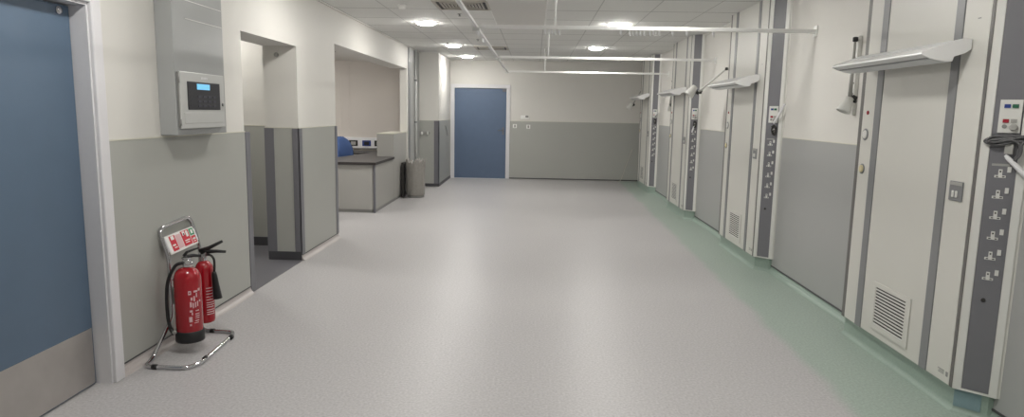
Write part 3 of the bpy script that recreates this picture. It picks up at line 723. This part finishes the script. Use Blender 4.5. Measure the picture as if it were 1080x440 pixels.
for z in (.15, .165, .18, .20, .215, .23, .25, .27, .29, .31, .33): q.patch((cx, cy), RB+.0004, ang(-58), ang(-10+random.random()*16), z, z+.005)
q.build('label', 'pinkprint', r)

# ------------------------------------------------------------------ reception counter
YCF = 9.86; XC = -2.375
r = thing('reception_counter', (-2.8, 10.8, 0), 'grey reception counter with dark worktop inside the wall opening', 'counter')
ct = MB(); ct.box((-3.4, YCF, .05), (XC-.0, YCF+.03, .72)); ct.box((XC-.03, YCF, .05), (XC, YN-.002, .72)); ct.build('front_panel', 'counter', r)
pl_ = MB(); pl_.box((-3.4, YCF+.012, 0), (XC-.012, YCF+.04, .05)); pl_.box((XC-.04, YCF+.012, 0), (XC-.010, YN-.004, .05)); pl_.build('plinth', 'boxside', r)
MB().box((XC-.02, YCF-.006, .0), (XC+.006, YCF+.03, .72), .002).build('corner_trim', 'guard', r)
wt = [(-3.4, YCF-.03), (XC+.02, YCF-.03), (XC+.02, 11.19), (XC-.01, 11.2), (-2.66, 11.2), (-2.66, 12.25), (-2.95, 12.25), (-3.2, 10.85), (-3.4, 10.80)]
MB().prism(wt, .722, .758).build('worktop_core', 'worktop_edge', r)
MB().prism([(x, y) for x, y in wt], .758, .762).build('worktop', 'worktop', r)
MB().box((-2.655, 11.2, .05), (XC+.001, YN-.003, 1.135)).build('raised_end', 'counter', r)
MB().box((-2.665, 11.19, 1.136), (XC+.008, YN-.003, 1.150), .002).build('raised_end_top', 'cap', r)

# office chair behind the counter
c0 = Vector((-3.16, 11.80, 0))
r = thing('office_chair', c0, 'blue upholstered office chair behind the reception counter', 'chair')
bk = MB(); 
def shell(mb, th, w0, w1, z0, z1, off):
    N_ = 8; K_ = 8; V_ = []
    for s_ in (0, 1):
        for i in range(N_+1):
            t = i/N_; z = z0+(z1-z0)*t; ww = (w0+(w1-w0)*t)*(math.sin(min(1, (1-t)*3.2+.25)*PI/2)) * (math.sin(min(1, t*4+.45)*PI/2))
            for k in range(K_+1):
                u = (k/K_*2-1)
                V_.append((u*ww, off+.10*u*u*.35+s_*th-.06*math.sin(t*PI)+.10*t, z))
    F_ = []; o_ = (N_+1)*(K_+1)
    for i in range(N_):
        for k in range(K_):
            a = i*(K_+1)+k; F_.append((a, a+1, a+K_+2, a+K_+1)); F_.append((o_+a, o_+a+K_+1, o_+a+K_+2, o_+a+1))
    for i in range(N_):
        for k in (0, K_):
            a = i*(K_+1)+k; F_.append((a, a+K_+1, o_+a+K_+1, o_+a))
    for k in range(K_):
        for i in (0, N_):
            a = i*(K_+1)+k; F_.append((a, a+1, o_+a+1, o_+a))
    # turn the chair so its back shows edge-on to the opening
    R2 = Matrix.Rotation(math.radians(70), 3, 'Z')
    mb._add([R2 @ Vector(p)+c0 for p in V_], F_, True)
shell(bk, .05, .22, .19, .58, 1.05, .20); bk.build('backrest', 'fabric', r)
bk = MB(); shell(bk, .02, .225, .195, .57, 1.055, .252); bk.build('back_shell', 'black', r)
MB().lathe(c0, [(.0001, .45), (.20, .45), (.235, .475), (.24, .51), (.21, .535), (.0001, .545)], 28).build('seat', 'fabric', r)
R2 = Matrix.Rotation(math.radians(70), 3, 'Z')
MB().tube([c0+R2 @ Vector(p) for p in ((0, .05, .44), (0, .24, .44), (0, .30, .52), (0, .275, .72))], .018, 10, round_=.06).build('back_support', 'black', r)
MB().cyl(c0+Vector((0, 0, .09)), c0+Vector((0, 0, .45)), .027).build('column', 'black', r)
for k in range(5):
    a = 2*PI*k/5+.3; e = c0+Vector((.28*math.cos(a), .28*math.sin(a), .075))
    lg = MB().tube([c0+Vector((0, 0, .11)), e], lambda t: .022-.008*t, 8).build('base_arm', 'black', r)
    MB().cyl(e+Vector((-.02*math.sin(a), .02*math.cos(a), -.049)), e+Vector((.02*math.sin(a), -.02*math.cos(a), -.049)), .026, n=14).build('castor', 'black', lg)

# rear desk with white socket trunking on the niche back wall
r = thing('back_desk', (-3.6, 12.7, 0), 'dark-topped desk along the back wall of the reception niche', 'desk')
MB().box((-4.9, 12.45, .70), (-2.70, 12.995, .74), .003).build('desk_top', 'worktop', r)
for x in (-4.85, -3.8, -2.78): MB().box((x, 12.5, 0), (x+.03, 12.97, .70)).build('side_panel', 'boxside', r)
r = thing('socket_trunking', (-3.5, 13.0, .79), 'white dado trunking with sockets on the niche back wall above the desk', 'trunking')
MB().box((-4.9, 12.945, .775), (-2.70, 13.0, 1.00), .004).build('casing', 'white', r)
MB().box((-4.9, 12.935, .78), (-2.70, 12.946, .80)).build('cover_line', 'boxside', r)
for x, m in ((-3.53, 'greybtn'), (-3.27, 'bluebtn'), (-3.03, 'boxside')):
    p = MB().box((x-.085, 12.935, .835), (x+.085, 12.946, .945), .003).build('socket_plate', 'black' if m != 'bluebtn' else 'bluebtn', r)
    MB().box((x-.045, 12.925, .855), (x+.05, 12.936, .92), .003).build('socket_face', m if m != 'bluebtn' else 'black', p)

# ------------------------------------------------------------------ waste bin with its liner
bx, by_ = -2.12, 11.86
r = thing('waste_bin', (bx, by_, 0), 'round grey waste bin standing by the end of the reception counter', 'bin')
MB().lathe((bx, by_, 0), [(.0001, .0), (.142, .0), (.146, .012), (.147, .03), (.150, .30), (.155, .585), (.157, .60), (.152, .60), (.146, .56), (.14, .03), (.0001, .02)], 40).build('body', 'bin', r)
MB().lathe((bx, by_, 0), [(.1425, .0), (.153, .004), (.153, .022), (.148, .028)], 40).build('foot_ring', 'boxside', r)
MB().box((XL+.004, by_-.14, .0), (XL+.045, by_+.14, .62), .004).build('dark_slab', 'dark', r)  # dark upright slab against the wall, left of the bin
MB().box((XL+.045, by_-.03, .05), (bx-.148, by_+.03, .07)).build('bracket', 'dark', r)
lb = MB(); n = 72; rings = []
for j, (rr, z, amp) in enumerate(((.118, .35, .0), (.138, .55, .004), (.150, .605, .022), (.162, .650, .030), (.178, .640, .026), (.171, .60, .010), (.170, .54, .004), (.168, .45, .004), (.166, .33, .004), (.165, .2, .004), (.163, .08, .004), (.160, .045, .003))):
    ring = []
    for i in range(n):
        a = 2*PI*i/n; wv = math.sin(5*a+j*.4)*.6+math.sin(11*a+1.3+j*.7)*.45+math.sin(17*a-j)*.3
        zz = z+wv*amp*(1.6 if 1 < j < 5 else .3)
        r_ = rr+wv*amp*.35
        if j >= 5: r_ = rr+wv*.007+.004
        if j >= 4: r_ = max(r_, .1485+.0085*(zz/.6)+.002)
        if 2 <= j <= 4: r_ += .02*max(0, math.cos(a-.6))
        ring.append(lb.bm.verts.new((bx+r_*math.cos(a), by_+r_*math.sin(a), zz)))
    rings.append(ring)
for a, b in zip(rings, rings[1:]):
    for i in range(n):
        f_ = lb.bm.faces.new((a[i], a[(i+1) % n], b[(i+1) % n], b[i])); f_.smooth = True
tag(lb.build('bin_liner', 'liner', loc=(bx, by_, .35)), 'crumpled pale plastic liner folded over the rim of the waste bin', 'bin liner')

# ------------------------------------------------------------------ small wall items
r = thing('wall_pipe', (XL, 13.03, .05), 'slim grey pipe running up the lined wall behind the waste bin', 'pipe')
MB().cyl((XL+.034, 13.03, .05), (XL+.034, 13.03, ZC), .020, n=16).build('pipe', 'boxgrey', r)
for z in (.5, 1.3, 2.1): MB().box((XL+.006, 13.0, z), (XL+.058, 13.06, z+.03), .003).build('pipe_clip', 'strip', r)
r = thing('wall_dispenser', (-2.24, 13.594, 1.08), 'small white double wall dispenser on the grey cladding right of the bin', 'dispenser')
MB().box((-2.33, 13.575, 1.06), (-2.13, 13.594, 1.13), .004).build('back_plate', 'greybtn', r)
for x in (-2.29, -2.17): MB().lathe((x, 13.54, 1.05), [(.018, 0), (.020, .01), (.020, .05), (.009, .06), (.009, .07)], 18).build('bottle', 'pin', r)
for x in (-2.29, -2.17): MB().box((x-.02, 13.53, 1.085), (x+.02, 13.58, 1.095)).build('holder', 'boxside', r)
tag(MB().tube([(-1.945, 14.55, 1.22), (-1.94, 14.75, 1.10), (-1.945, 14.9, 1.0)], .006, 8).build('wall_hook', 'boxside', loc=(-1.945, 14.72, 1.1)), 'thin dark slanting bar on the cladding left of the far blue door', 'bar')
r = thing('thermostat', (-.24, YE, 1.44), 'small pale wall control with dark knob right of the far blue door', 'thermostat')
MB().box((-.335, YE-.022, 1.385), (-.14, YE, 1.475), .004).build('case', 'rim', r)
MB().box((-.225, YE-.034, 1.425), (-.155, YE-.021, 1.468), .006).build('knob', 'boxside', r)
for x, z, lb_ in ((-.465, 1.225, 'white wall socket on the end cladding nearest the far door'), (-.155, 1.215, 'white wall socket on the end cladding, right of the other one')):
    r = thing('wall_socket', (x, YE-.006, z), lb_, 'socket', 'sockets on the end wall')
    MB().box((x-.045, YE-.018, z-.045), (x+.045, YE-.006, z+.045), .004).build('plate', 'rim', r)
    MB().box((x-.018, YE-.023, z-.03), (x+.022, YE-.017, z+.03), .003).build('switch', 'greybtn', r)
MB_c = MB().tube([(2.235, YE-.012, .74), (2.19, YE-.014, .60), (2.12, YE-.016, .40), (2.05, YE-.02, .16), (2.0, YE-.03, .012), (1.9, YE-.08, .006)], .006, 8, round_=.08)
tag(MB_c.build('loose_cord', 'wire', loc=(2.0, YE-.03, .006)), 'thin pale cord trailing down the end wall to the floor', 'cord')
r = thing('corridor_sensor', (-2.55, YB, 2.06), 'tiny sensor at the top of the pier inside the narrow opening', 'sensor')
MB().lathe((-2.55, YB, 2.055), [(.022, 0), (.022, .012), (.012, .024)], 18, (0, -1, 0)).build('body', 'greybtn', r)
for x, y, lb_ in ((-3.2, 10.9, 'small dark spot fitting in the niche ceiling, left one'), (-2.66, 11.3, 'small dark spot fitting in the niche ceiling, right one')):
    tag(MB().lathe((x, y, 2.46), [(.05, 0), (.05, -.006), (.03, -.008)], 20).build('spot_fitting', 'dark', loc=(x, y, 2.46)), lb_, 'spot fitting', 'niche ceiling spot fittings')

# ------------------------------------------------------------------ world, camera, view
wd = bpy.data.worlds.new('room_ambient'); SC.world = wd; wd.use_nodes = True
wd.node_tree.nodes['Background'].inputs[0].default_value = (.9, .95, 1, 1); wd.node_tree.nodes['Background'].inputs[1].default_value = .2

pi_, ya_, ro_ = [math.radians(a) for a in (8.207, 1.839, 1.032)]
Fv = Vector((-math.sin(ya_)*math.cos(pi_), math.cos(ya_)*math.cos(pi_), -math.sin(pi_)))
Rv = Vector((math.cos(ya_), math.sin(ya_), 0)); Uu = Rv.cross(Fv)
R2v = math.cos(ro_)*Rv+math.sin(ro_)*Uu; U2v = -math.sin(ro_)*Rv+math.cos(ro_)*Uu
cam = bpy.data.cameras.new('camera'); co = bpy.data.objects.new('camera', cam); COL.objects.link(co)
mw = Matrix((R2v, U2v, -Fv)).transposed().to_4x4(); mw.translation = Vector((0, 0, 1.538)); co.matrix_world = mw
cam.sensor_fit = 'HORIZONTAL'; cam.sensor_width = 36; cam.lens = 704.157*36/1080; cam.clip_start = .05
SC.camera = co
SC.view_settings.view_transform = 'Standard'
try: SC.view_settings.look = 'None'
except Exception: pass
SC.view_settings.gamma = 1; SC.view_settings.use_curve_mapping = False
SC.view_settings.exposure = 0.07
